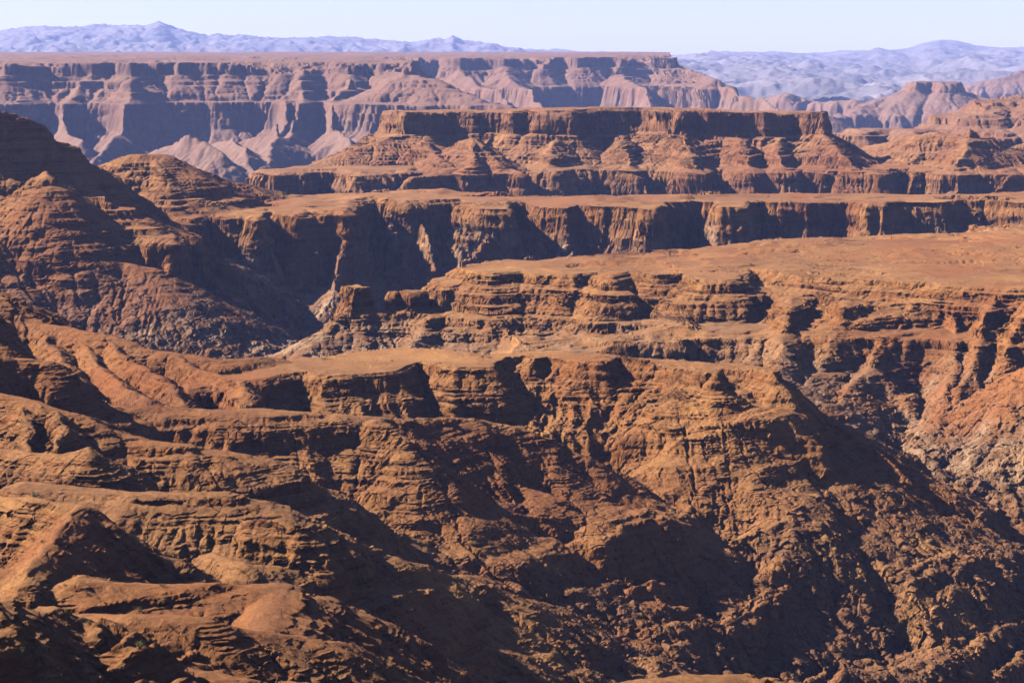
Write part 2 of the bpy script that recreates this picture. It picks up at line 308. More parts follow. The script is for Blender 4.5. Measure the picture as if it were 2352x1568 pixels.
# ---- B: bench on the right and its crags
TB = terr((-196, .9), (-199, 2.0), (-206, .6), (-209, 2.2), (-224, .9), (-228, 1.6), (-243, 1.0))
Bb = [P([(1050, 1690), (1075, 1660), (1130, 1640), (1200, 1660), (1300, 1630), (1370, 1650), (1400, 1610), (1440, 1640), (1500, 1620), (1560, 1630), (1600, 1590), (1660, 1580), (1700, 1600),
         (1720, 1690), (1760, 1680), (1800, 1640), (1900, 1610), (2000, 1585), (2100, 1565), (2200, 1550), (2352, 1525), (2800, 1500), (2800, 2000), (2352, 1900), (1900, 1850), (1730, 1800), (1400, 1780), (1130, 1760)],
        closed=True, z0=-197, gy=-.01, k=.5, R=420, fl=.15, lam=26),
      P([(2500, 545, 1800), (2300, 563, 1800), (2100, 566, 1800), (1980, 570, 1800)], k=.08, w=10, R=330, fl=.2, lam=20),
      P([(1745, 570, 1830), (1800, 562, 1830), (1870, 560, 1830), (1920, 566, 1830)], k=.35, w=6, R=120, fl=.2, lam=20),
      P([(1040, 700, 1640), (900, 708, 1635), (800, 708, 1630), (775, 720, 1620), (740, 765, 1600), (690, 812, 1570)], k=.6, w=3, R=260, fl=.35, lam=18),
      P([(1150, 735, 1600), (1180, 780, 1560), (1160, 840, 1500)], k=.7, w=3, R=200, fl=.4, lam=18),
      P([(1000, 715, 1610), (940, 800, 1540)], k=.7, w=3, R=200, fl=.4, lam=18),
      P([(1400, 740, 1580), (1440, 760, 1540), (1420, 830, 1490)], k=.75, w=4, R=200, fl=.4, lam=18),
      P([(1560, 720, 1560), (1600, 790, 1500), (1570, 830, 1480)], k=.8, w=4, R=200, fl=.4, lam=18),
      P([(1745, 775, 1480), (1735, 800, 1460), (1730, 850, 1430)], k=1.3, w=5, R=120, fl=.4, lam=14),
      P([(1820, 680, 1560), (1800, 760, 1480), (1790, 860, 1400)], k=.6, w=5, R=240, fl=.35, lam=18),
      P([(1950, 690, 1540), (1900, 800, 1460), (1850, 900, 1390)], k=.55, w=5, R=240, fl=.35, lam=18),
      P([(2098, 680, 1552), (2092, 700, 1538), (2060, 760, 1500), (1990, 840, 1440), (1900, 940, 1370)], k=.8, w=3, R=260, fl=.45, lam=16),
      P([(2195, 690, 1535), (2190, 715, 1520), (2200, 780, 1470), (2170, 900, 1400)], k=1.1, w=4, R=150, fl=.5, lam=14),
      P([(2290, 685, 1515), (2270, 710, 1498), (2250, 790, 1450), (2200, 900, 1400)], k=1.0, w=4, R=180, fl=.5, lam=14),
      P([(2400, 660, 1500), (2340, 760, 1450), (2300, 850, 1420)], k=1.0, w=4, R=180, fl=.5, lam=14),
      P([(2700, 690, 1350), (2500, 765, 1365), (2352, 845, 1380), (2250, 910, 1392), (2160, 983, 1402), (2092, 1036, 1408)], k=.62, w=3, R=330, fl=.3, lam=18),
      P([(2352, 848, 1380), (2330, 960, 1330), (2240, 1080, 1300)], k=.7, w=5, R=260, fl=.4, lam=18),
      P([(2500, 900, 1420), (2420, 1100, 1300), (2330, 1200, 1270)], k=.6, w=5, R=260, fl=.4, lam=18)]
group('near_bench', TB, Bb, 1150, 2150, 4, led=.7, K=.004, grid=(-1000, 1040, 1150, 2150, 1.9), sg=-.4)
# free standing red towers on the crest left of B, and other pillars
TI = terr((0, 1), (-700, 1))
def tower(u0, u1, v, Y, dep, k=3.5, lam=5, R=60, fl=.5):
    return P([(u0, Y), ((u0*2+u1)/3, Y-dep), ((u0+2*u1)/3, Y-dep*1.1), (u1, Y-dep*.2), ((u0+u1)/2, Y+dep)], closed=True, z0=(VH-v)*Y/F, k=k, R=R, fl=fl, lam=lam)
Bc = [tower(352, 392, 556, 1968, 12, k=3, lam=7, R=90)]
group('rock_tower', TI, Bc, 1850, 2100, 3, flat=True)
Bt = [tower(788, 850, 658, 1640, 10), tower(893, 915, 670, 1640, 6), tower(920, 985, 668, 1638, 10), tower(1000, 1040, 664, 1640, 8), tower(1035, 1090, 680, 1640, 9), tower(1085, 1130, 688, 1638, 9), tower(1130, 1190, 690, 1636, 12), tower(1188, 1240, 688, 1636, 10), tower(1240, 1300, 690, 1634, 11), tower(1300, 1345, 688, 1632, 8)]
group('rock_tower', TI, Bt, 1550, 1750, 3, flat=True)

# ---- A and the foreground spurs
TA = terr((-60, 1), (-196, 1.0), (-199, 2.2), (-208, 1), (-213, 1.3), (-238, .9))
def RB(u, v, off):
    """a point standing off m proud of the great slope"""
    c = np.interp(u, [1600, 1900, 2000, 2100, 2300], [936, 974, 995, 1038, 1085]); return (u, v, c/(.62+(v-100)/4389.)-off)
A = [P([(430, 1090), (520, 1110), (600, 1120), (700, 1150), (760, 1130), (900, 1150), (960, 1190), (1040, 1170), (1130, 1170), (1160, 1215), (1205, 1225), (1225, 1205), (1260, 1215), (1330, 1190), (1380, 1190), (1420, 1215),
        (1500, 1200), (1560, 1180), (1640, 1150), (1655, 1200), (1720, 1195), (1775, 1170), (1795, 1195), (1700, 1222), (1400, 1238), (1200, 1242), (900, 1248), (600, 1205), (400, 1160)],
       closed=True, z0=-196, gy=-.02, k=.66, R=260, fl=.2, lam=18),
     P([(1200, 832, 1215), (1400, 832, 1215), (1560, 838, 1205), (1640, 846, 1180)], k=.3, w=5, R=60, fl=.2, lam=10),
     P([(1235, 880, 1195), (1240, 930, 1180), (1262, 985, 1160)], k=1.7, w=2, R=60, fl=.4, lam=7),
     P([(1362, 868, 1190), (1360, 920, 1170), (1385, 990, 1150)], k=1.2, w=2, R=80, fl=.4, lam=8),
     # left shoulder and its folded ribs
     P([(-400, 560, 1250), (-100, 640, 1220), (0, 673, 1210), (50, 710, 1200), (110, 740, 1190), (240, 768, 1170), (330, 795, 1160), (500, 826, 1150), (620, 822, 1180)], k=.6, w=8, R=330, fl=.2, lam=18),
     P([(95, 745, 1190), (130, 810, 1130), (190, 890, 1050), (215, 925, 1010)], k=.8, w=3, R=120, fl=.25, lam=12),
     P([(180, 765, 1185), (220, 830, 1120), (290, 890, 1060), (345, 920, 1030)], k=.8, w=3, R=120, fl=.25, lam=12),
     P([(250, 775, 1170), (310, 830, 1120), (390, 880, 1080), (420, 930, 1040)], k=.8, w=3, R=120, fl=.25, lam=12),
     P([(400, 815, 1150), (470, 850, 1120), (555, 875, 1095), (560, 930, 1050)], k=.8, w=5, R=120, fl=.25, lam=12),
     P([(-300, 600, 1100), (-120, 660, 1080), (-30, 705, 1060)], k=1.1, w=5, R=170, fl=.3, lam=14),
     P([(-150, 790, 920), (-60, 800, 950), (30, 822, 960), (105, 824, 965), (125, 845, 965)], k=.85, w=5, R=120, fl=.3, lam=11),
     # A2
     P([(-100, 890, 1000), (120, 915, 1000), (230, 928, 1000), (400, 936, 1000), (640, 938, 1000), (760, 948, 1005), (860, 963, 1010), (960, 972, 1030), (1090, 966, 1060), (1200, 990, 1070), (1330, 1045, 1075)], k=.62, w=9, R=220, fl=.18, lam=18),
     P([(860, 965, 1000), (930, 1010, 985), (1000, 1080, 975), (1100, 1155, 980), (1200, 1200, 1000), (1270, 1235, 1010)], k=.62, w=4, R=160, fl=.2, lam=14),
     P([(1090, 968, 1055), (1130, 1040, 1035), (1200, 1120, 1020)], k=.6, w=6, R=130, fl=.35, lam=12),
     P([(1250, 1010, 1070), (1270, 1070, 1050), (1310, 1130, 1040)], k=.6, w=6, R=130, fl=.35, lam=12),
     # A3
     P([(-150, 870, 900), (0, 905, 890), (90, 930, 880), (200, 955, 880), (265, 985, 880), (350, 1008, 875), (430, 1018, 872), (520, 1033, 875), (620, 1050, 880), (690, 1078, 890), (740, 1118, 902), (800, 1165, 912), (900, 1210, 922), (990, 1240, 935)], k=.66, w=7, R=180, fl=.18, lam=14),
     P([(40, 940, 870), (60, 990, 845), (60, 1035, 825)], k=1.0, w=2, R=50, fl=.5, lam=7),
     P([(130, 945, 870), (140, 985, 850), (130, 1030, 825)], k=1.0, w=2, R=50, fl=.5, lam=7),
     P([(-100, 1020, 820), (60, 1038, 800), (150, 1045, 790), (200, 1030, 788), (218, 1042, 788)], k=.8, w=4, R=110, fl=.25, lam=9),
     # A4
     P([(60, 1110, 760), (180, 1125, 755), (300, 1128, 750), (520, 1133, 750), (600, 1148, 752), (660, 1178, 760), (770, 1213, 775), (850, 1245, 782), (960, 1285, 798), (1060, 1315, 818), (1180, 1370, 845)], k=.62, w=8, R=170, fl=.18, lam=13),
     P([(540, 1205, 742), (570, 1195, 728), (650, 1200, 722), (720, 1215, 722), (745, 1225, 735)], k=2.2, w=2, R=40, fl=.5, lam=5),
     P([(420, 1262, 730), (560, 1300, 700), (700, 1310, 715), (860, 1330, 760), (980, 1350, 800)], k=.55, w=4, R=100, fl=.25, lam=10),
     P([(770, 1213, 790), (800, 1290, 760), (860, 1370, 740), (900, 1440, 740)], k=.6, w=6, R=110, fl=.25, lam=11),
     # dark peak on the left
     P([(-150, 1110, 680), (0, 1135, 665), (70, 1140, 655), (130, 1160, 648), (185, 1164, 642), (230, 1200, 640), (285, 1248, 640), (400, 1290, 645), (520, 1345, 650)], k=.75, w=3, R=110, fl=.2, lam=11),
     P([(185, 1164, 642), (130, 1225, 605), (80, 1285, 575), (60, 1330, 560)], k=.8, w=2, R=90, fl=.15, lam=10),
     # A5
     P([(-150, 1260, 590), (0, 1305, 580), (60, 1322, 575), (140, 1340, 572), (188, 1323, 570), (250, 1338, 570), (400, 1345, 575), (560, 1348, 582), (640, 1343, 590), (720, 1366, 605), (790, 1412, 630), (900, 1475, 670), (1000, 1520, 710), (1090, 1568, 745), (1200, 1640, 790)], k=.68, w=8, R=150, fl=.16, lam=11),
     P([(640, 1345, 590), (620, 1400, 565), (600, 1450, 545)], k=.7, w=8, R=60, fl=.2, lam=8),
     P([(120, 1400, 500), (210, 1408, 498), (300, 1409, 495), (480, 1425, 495), (560, 1448, 500), (700, 1462, 512), (780, 1478, 525), (850, 1520, 545), (920, 1568, 565), (1050, 1660, 600)], k=.68, w=5, R=110, fl=.2, lam=9),
     P([(-100, 1340, 420), (20, 1360, 440), (60, 1420, 430), (110, 1500, 415)], k=.8, w=2, R=80, fl=.5, lam=6),
     P([(110, 1400, 455), (120, 1440, 445), (170, 1500, 430), (200, 1600, 410)], k=.8, w=2, R=80, fl=.5, lam=6),
     P([(250, 1490, 450), (330, 1500, 455), (420, 1520, 455), (560, 1545, 452), (700, 1600, 450)], k=.6, w=4, R=80, fl=.35, lam=7),
     P([(1200, 1620, 330), (1370, 1548, 340), (1480, 1526, 345), (1600, 1514, 350), (1720, 1515, 355), (1780, 1530, 360), (1900, 1590, 380)], k=.6, w=7, R=70, fl=.12, lam=9),
     # end of the ridge, the dark valley right of it and the outer ridge
     P([(1785, 855, 1180), (1795, 900, 1160), (1815, 965, 1142), RB(1842, 1040, 22), RB(1866, 1110, 25), RB(1895, 1170, 24), RB(1925, 1240, 20), RB(1960, 1310, 14)], k=1.15, w=3, R=200, fl=.3, lam=12),
     P([(1770, 862, 1190), (1803, 892, 1205), (1904, 948, 1215), (2050, 1015, 1225), (2094, 1032, 1230), (2156, 1093, 1232), (2218, 1138, 1232), (2268, 1180, 1228), (2296, 1250, 1215), (2338, 1362, 1190), (2351, 1474, 1165), (2360, 1600, 1140)], k=1.25, w=2, R=330, fl=.25, lam=15),
     P([RB(1904, 990, 6), RB(1940, 1050, 8), RB(1990, 1120, 9), RB(2030, 1200, 9), RB(2060, 1300, 8), RB(2110, 1400, 4)], k=.9, w=3, R=120, fl=.3, lam=9),
     P([RB(2050, 1050, 4), RB(2060, 1120, 6), RB(2100, 1190, 8), RB(2150, 1300, 5)], k=.9, w=3, R=120, fl=.3, lam=9),
     P([RB(2195, 1240, 10), RB(2225, 1252, 12), RB(2262, 1300, 13), RB(2285, 1345, 8)], k=1.2, w=4, R=90, fl=.4, lam=8),
     # ribs of the great slope
     P([(1330, 1045, 1075), RB(1392, 1160, 15), RB(1445, 1260, 18), RB(1540, 1325, 18), RB(1602, 1407, 16), RB(1736, 1530, 14), RB(1850, 1640, 12)], k=.8, w=3, R=200, fl=.3, lam=12),
     P([RB(1600, 1080, 6), RB(1620, 1150, 9), RB(1700, 1250, 10), RB(1790, 1340, 9), RB(1900, 1440, 9), RB(2020, 1560, 8)], k=.9, w=3, R=150, fl=.35, lam=9),
     P([RB(1760, 1125, 6), RB(1800, 1180, 9), RB(1860, 1260, 9), RB(1904, 1320, 9), RB(1990, 1420, 8), RB(2100, 1540, 8)], k=.9, w=3, R=130, fl=.35, lam=9),
     P([RB(1852, 1192, 9), RB(1890, 1250, 10), RB(1925, 1300, 9), RB(1965, 1380, 6)], k=1.1, w=2, R=90, fl=.35, lam=7),
     P([RB(1926, 1152, 10), RB(1960, 1175, 11), RB(1985, 1210, 11), RB(2027, 1306, 10), RB(2080, 1380, 9), RB(2180, 1500, 8)], k=.95, w=3, R=120, fl=.35, lam=9),
     P([RB(2090, 1310, 6), RB(2150, 1390, 8), RB(2230, 1480, 8), RB(2290, 1600, 8)], k=.9, w=3, R=120, fl=.35, lam=9),
     P([RB(1690, 1020, 8), RB(1735, 1045, 10), RB(1745, 1080, 6)], k=1.4, w=6, R=60, fl=.4, lam=8),
     P([RB(1480, 1020, 3), RB(1500, 1100, 5), RB(1560, 1180, 4)], k=.75, w=5, R=100, fl=.3, lam=10),
     P([(1200, 1235, 1000), (1250, 1320, 965), (1320, 1420, 940), (1420, 1540, 915), (1480, 1640, 900)], k=.6, w=5, R=180, fl=.4, lam=12),
     P([(1060, 1315, 900), (1100, 1400, 870), (1200, 1500, 860), (1300, 1600, 850)], k=.62, w=5, R=180, fl=.35, lam=12)]
A += [Cv([(1150, 960, 1120), (1185, 990, 1115), (1200, 880, 1170)], r=7, k=1.6), Cv([(1290, 930, 1150), (1300, 870, 1180)], r=6, k=1.8),
      Cv([(1425, 960, 1150), (1410, 880, 1180)], r=5, k=1.6), Cv([(1665, 940, 1160), (1690, 870, 1180)], r=6, k=2.2),
      Cv([(360, 1240, 700), (450, 1255, 705), (540, 1248, 712)], r=9, k=2.6),
      Cv([(380, 1475, 478), (400, 1515, 462)], r=2.2, k=2.4), Cv([(400, 1455, 485), (440, 1455, 487)], r=2.2, k=2.), Cv([(560, 1525, 478)], r=3.0, k=2.6), Cv([(460, 1520, 472)], r=2.5, k=2.6),
      Cv([(230, 1090, 760), (270, 1120, 750)], r=5, k=1.6), Cv([(720, 880, 1120), (780, 880, 1125)], r=4, k=2.2), Cv([(960, 900, 1140), (1000, 930, 1130)], r=5, k=1.8),
      Cv([(860, 1222, 900), (960, 1245, 920), (1030, 1285, 915)], r=4, k=1.8)]
group('ridge', TA, A, 250, 1500, 2.4, sg=.5, led=.36, tal=1.3, K=.0045, grid=(-780, 740, 270, 1500, 1.4))
At = [tower(1180, 1278, 1178, 1000, 7, k=2.5, lam=5, R=40, fl=.4)]
group('rock_block', TI, At, 900, 1100, 3, flat=True)

# ------------------------------------------------------------------ final height
def octs(X, Y, lams, cap=.06):
    """octaves whose size is limited by the distance of the place (far relief is coarser)"""
    o = np.zeros(X.shape, np.float32)
    for i, L in enumerate(lams):
        w = 1/(1+(L/(cap*Y))**3)
        o += perlin(X/L+i*17.3, Y/L+i*7.7)*L*w
    return o
def erode(h, res, n=24, K=.0075, tal=.8):
    ny_, nx_ = h.shape; N_ = h.size; I = np.arange(N_, dtype=np.int64).reshape(h.shape)
    offs = [(-1, 0, 1.), (1, 0, 1.), (0, -1, 1.), (0, 1, 1.), (-1, -1, 1.414), (1, 1, 1.414), (-1, 1, 1.414), (1, -1, 1.414)]
    r0 = np.random.default_rng(3)
    for it in range(n):
        hp = np.pad(h, 1, 'edge'); best = np.zeros(h.shape, np.float32); rec = I.copy()
        for dy, dx, d in offs:
            s_ = (h-hp[1+dy:1+dy+ny_, 1+dx:1+dx+nx_])/(d*res)*(1+.25*(r0.random(h.shape, np.float32)-.5))
            q = s_ > best; q[0, :] = q[-1, :] = False; q[:, 0] = q[:, -1] = False
            best = np.where(q, s_, best); rec = np.where(q, I+dy*nx_+dx, rec)
        r = rec.ravel(); A = np.ones(N_)
        A_tot = A.copy(); rr_ = r.copy(); moving = rr_ != np.arange(N_)
        for k in range(10):
            mv = rr_ != np.arange(N_)
            A_tot = A_tot + np.bincount(rr_[mv], A_tot[mv], N_)
            rr_ = rr_[rr_]
        At_ = (A_tot.reshape(h.shape)*res*res).astype(np.float32)
        dh = K*np.sqrt(np.minimum(At_, 4e5*(res/1.4)**2))*best
        dh = np.minimum(dh, .45*best*res)
        h = h-dh
        # slopes steeper than the angle of repose slump
        hp = np.pad(h, 1, 'edge'); mv_ = np.zeros(h.shape, np.float32)
        for dy, dx in ((-1, 0), (1, 0), (0, -1), (0, 1)):
            df = h-hp[1+dy:1+dy+ny_, 1+dx:1+dx+nx_]
            mv_ -= np.maximum(df-tal*res, 0)*.2
            mv_ += np.maximum(-df-tal*res, 0)*.2
        h = (h+mv_).astype(np.float32)
    return h
def ribs(X, Y, sg):
    r = np.zeros(X.shape, np.float32)
    for i, L in enumerate((90, 42, 20, 10, 5)):
        w = 1/(1+(L/(.03*Y))**3)
        a = (X+sg*Y)/L
        q = ridged(a+i*3.1+perlin(X/L*.7, Y/L*.7)*.5, Y/L*.33+i*5.7)
        r += (np.sign(q)*np.abs(q)**1.3-.35)*L*w
    return r
def soft(g, X, Y):
    wx = octs(X, Y, (300, 140, 66, 31, 15, 7), .03)*.14
    wy = octs(X+999, Y+555, (300, 140, 66, 31, 15, 7), .03)*.14
    Tb, Th = g['T']
    b = field(g['prims'], X+wx, Y+wy, Tb, Th)
    b += octs(X, Y+3000, (400, 90), .2)*.015
    bs = sm(-215, -290, b)
    b += ribs(X, Y, g.get('sg', -.3))*.10*bs
    b += octs(X+50, Y+80, (60, 28, 13, 6, 3), .02)*(.02+.06*bs)
    return b.astype(np.float32)
for g in GROUPS:
    if 'grid' in g:
        x0, x1, y0, y1, rs = g['grid']
        gx = np.arange(x0, x1, rs, dtype=np.float32); gy_ = np.arange(y0, y1, rs, dtype=np.float32)
        Xg, Yg = np.meshgrid(gx, gy_)
        B0 = soft(g, Xg, Yg)
        B0 = B0+rng.normal(size=B0.shape).astype(np.float32)*rs*.03
        g['B'] = erode(B0, rs, K=g.get('K', .0055), tal=g.get('tal', .85))
        hh_ = np.interp(g['B'], *g['T'][0]).astype(np.float32); g1, g2 = np.gradient(hh_, rs); g['S'] = np.hypot(g1, g2)
        print(g['name'], B0.shape, round(time.time()-T0, 1))
def sample(g, X, Y):
    x0, x1, y0, y1, rs = g['grid']; B = g['B']
    fx = np.clip((X-x0)/rs, 1, B.shape[1]-2.001); fy = np.clip((Y-y0)/rs, 1, B.shape[0]-2.001)
    ix = fx.astype(np.int32); iy = fy.astype(np.int32); tx = (fx-ix).astype(np.float32); ty = (fy-iy).astype(np.float32)
    def wts(t):
        return ((-.5*t+t*t-.5*t**3), (1-2.5*t*t+1.5*t**3), (.5*t+2*t*t-1.5*t**3), (-.5*t*t+.5*t**3))
    wx_, wy_ = wts(tx), wts(ty); o = np.zeros(X.shape, np.float32)
    for a in range(4):
        r = np.zeros(X.shape, np.float32)
        for b in range(4): r += B[iy+a-1, np.clip(ix+b-1, 0, B.shape[1]-1)]*wx_[b]
        o += r*wy_[a]
    return o
def height(X, Y):
    X = X.astype(np.float32); Y = Y.astype(np.float32)
    H = np.full(X.shape, -900., np.float32); Gid = np.zeros(X.shape, np.int8)
    for gi, g in enumerate(GROUPS):
        idx = np.nonzero((Y > g['ymin']) & (Y < g['ymax']))
        if idx[0].size == 0: continue
        x, y = X[idx], Y[idx]
        Tb, Th = g['T']
        if 'grid' in g:
            b = sample(g, x, y)
            x0, x1, y0, y1, rs = g['grid']
            if g['name'] == 'plateau':
                far = (y > 10500); b = np.where(far, np.where(x < (1540-UC)/F*y, -68, -560), b); b = np.where(x > x1-20, -560, b)
            else: b = np.where((x > x1-2*rs) | (y > y1-2*rs) | ((x < x0) & (x0 > 0)), -620, b)
        else: b = field(g['prims'], x, y, Tb, Th)+perlin(x/6, y/6)*.8
        if g.get('flat'): h = b
        else:
            rs_ = y*2.2/F; S_ = g['S']
            st_ = S_[np.clip(((y-y0)/rs).astype(np.int32), 0, S_.shape[0]-1), np.clip(((x-x0)/rs).astype(np.int32), 0, S_.shape[1]-1)]
            st_ = .2+.8*sm(.2, .75, st_)
            for i, L in enumerate((64, 30, 14, 6.5, 3.1, 1.6)):
                wg = sm(1.2, 2.6, L/rs_)*sm(45, 20, L/rs_)
                k_ = np.nonzero(wg > .02)
                if k_[0].size == 0: continue
                b[k_] += (ridged(x[k_]/L+i*7.1, y[k_]/L+i*2.3)-.45)*L*.036*g.get('cren', 1)*(wg*st_)[k_]
            for L in (26, 11, 4.5):
                wg = sm(4, 8, L/rs_)*sm(45, 22, L/rs_)
                k_ = np.nonzero(wg > .02)
                if k_[0].size == 0: continue
                f1, f2, cv = worley(x[k_]/L, y[k_]/(L*1.0))
                b[k_] += (cv-.5)*L*.07*g.get('cren', 1)*(wg*st_)[k_]
            hz = perlin(x/(22*g['ledge']), y/(22*g['ledge']))*1.2       # cliff height varies a little along the wall
            h = np.interp(b+hz, Tb[0], Tb[1]).astype(np.float32)-hz*.3
        h = carve([p for p in g['prims'] if isinstance(p, Cv)], x, y, h, perlin(x/9, y/9)+.5*perlin(x/4, y/4))
        # ledges of the bedded rock, uneven in thickness and broken along their length
        bs = sm(-225, -290, h)
        for P_, sd in ((g['ledge']*2.3, 0), (g['ledge'], 31), (g['ledge']*.47, 67)):
            ph = h/P_+perlin(x/(160*P_)+sd, h/(4*P_))*.9+perlin(x/(14*P_), y/(14*P_)+sd)*.10
            fr = ph-np.floor(ph)
            st = (sm(.62, .94, fr)-fr)*P_
            am = .8*g.get('led', 1.)*(1-bs)*sm(0., .45, perlin(x/(9*P_)+5+sd, y/(9*P_)+h/(3*P_)))
            h = h+st*am
        best = h > H[idx]
        H[idx] = np.where(best, h, H[idx]); Gid[idx] = np.where(best, gi, Gid[idx])
    fl = -560+perlin(X/300, Y/300)*10
    q = fl > H
    return np.where(q, fl, H), np.where(q, 99, Gid)

# ------------------------------------------------------------------ sample grid, denser where the rock is steep
UIN = np.arange(-120, 2476, DU if 'DU' in globals() else 2.2)
UU = np.concatenate([np.arange(-1100, -120, 10), UIN, np.arange(2480, 3300, 10)])
NR = 2300
ucs = UU[::4]
lY = np.arange(math.log(290), math.log(15500), .0013)
YY = np.exp(lY)
q = (ucs-UC)/F
Hc, _ = height(q[:, None]*YY[None, :], np.broadcast_to(YY[None, :], (len(q), len(YY))))
print('coarse', Hc.shape, time.time()-T0)
V = VH-Hc*F/YY[None, :]
mn = np.minimum.accumulate(V, axis=1)
vis = (V <= np.minimum.accumulate(np.minimum(V, 1650), axis=1)+6)
dv = np.abs(np.diff(V, axis=1, prepend=V[:, :1]))
m = np.where(vis, dv, np.minimum(dv, 4)*.1)+.05+np.where(vis, .12, 0)
KH = 14; ker = np.hanning(2*KH+3)[1:-1]; ker /= ker.sum()
mp_ = np.pad(m, ((KH, KH), (0, 0)), 'edge')
m = sum(mp_[k:k+len(m)]*w for k, w in enumerate(ker))
k2 = np.hanning(27); k2 /= k2.sum()
m = np.apply_along_axis(lambda r: np.convolve(r, k2, 'same'), 1, m)
cm = np.cumsum(m, axis=1); cm -= cm[:, :1]; cm /= cm[:, -1:]
tt = np.linspace(0, 1, NR)
lyc = np.stack([np.interp(tt, cm[i], lY) for i in range(len(ucs))])
fi = np.interp(UU, ucs, np.arange(len(ucs))); i0 = np.clip(fi.astype(int), 0, len(ucs)-2); w = (fi-i0)[:, None]
YG = np.exp(lyc[i0]*(1-w)+lyc[i0+1]*w).astype(np.float32)
XG = (((UU-UC)/F)[:, None]*YG).astype(np.float32)
HG, GG = height(XG, YG)
print('fine', HG.shape, time.time()-T0)

# push the rock out and in along its normal: beds, blocks and rubble with real relief
Pn = np.stack([XG, YG, HG], -1)
du = np.gradient(Pn, axis=0); dr = np.gradient(Pn, axis=1)
N = np.cross(du, dr); N /= np.linalg.norm(N, axis=-1, keepdims=True)+1e-9
N = np.where(N[..., 2:] < 0, -N, N).astype(np.float32)
steep = sm(.93, .6, N[..., 2])
base = sm(-225, -300, HG)
res = YG*2.2/F
jx = XG+perlin(XG/9, YG/9)*1.5
def octave3(L, az, lo, hi, fn):
    """fn evaluated only where features of size L are worth modelling"""
    w_ = sm(lo, lo*2, L/res)*sm(hi*2, hi, L/res)
    idx = np.nonzero(w_ > .02)
    if idx[0].size == 0: return None, None
    return idx, w_[idx]*fn(XG[idx], YG[idx], HG[idx])
disp = np.zeros(HG.shape, np.float32); sed = (1-base)
for L in (24, 12, 6, 3, 1.6, .9):
    idx, d = octave3(L, 0, 1.1, 14, lambda x, y, z: perlin3(x/(4.5*L), y/(4.5*L), z/L))
    if idx is None: continue
    disp[idx] += d*L*.34*(sed*steep)[idx]
for L, am_ in ((48, .08), (22, .12), (10, .18), (4.6, .24), (2.2, .3), (1.1, .4)):
    idx, d = octave3(L, 0, 1.5, 26, lambda x, y, z: -np.abs(perlin3(x/L, y/L, z/L+5))+.25)
    if idx is None: continue
    disp[idx] += d*L*am_*(base*(.35+.65*steep)+sed*.4*steep+.06)[idx]
for L in (9, 3.8, 1.7):
    w_ = sm(2, 5, L/res)*sm(40, 20, L/res)*(base+.35*steep*sed)*(YG < 2700)
    idx = np.nonzero(w_ > .03)
    if idx[0].size == 0: continue
    f1, f2, cv = worley3(XG[idx]/L, YG[idx]/L, HG[idx]/L)
    disp[idx] += (f2+cv*.55-.25)*L*.23*w_[idx]
disp = np.where(YG > 12000, 0, disp)
Pn = Pn+N*disp[..., None]*np.array([1, 1, .7], np.float32)
print('disp', time.time()-T0)

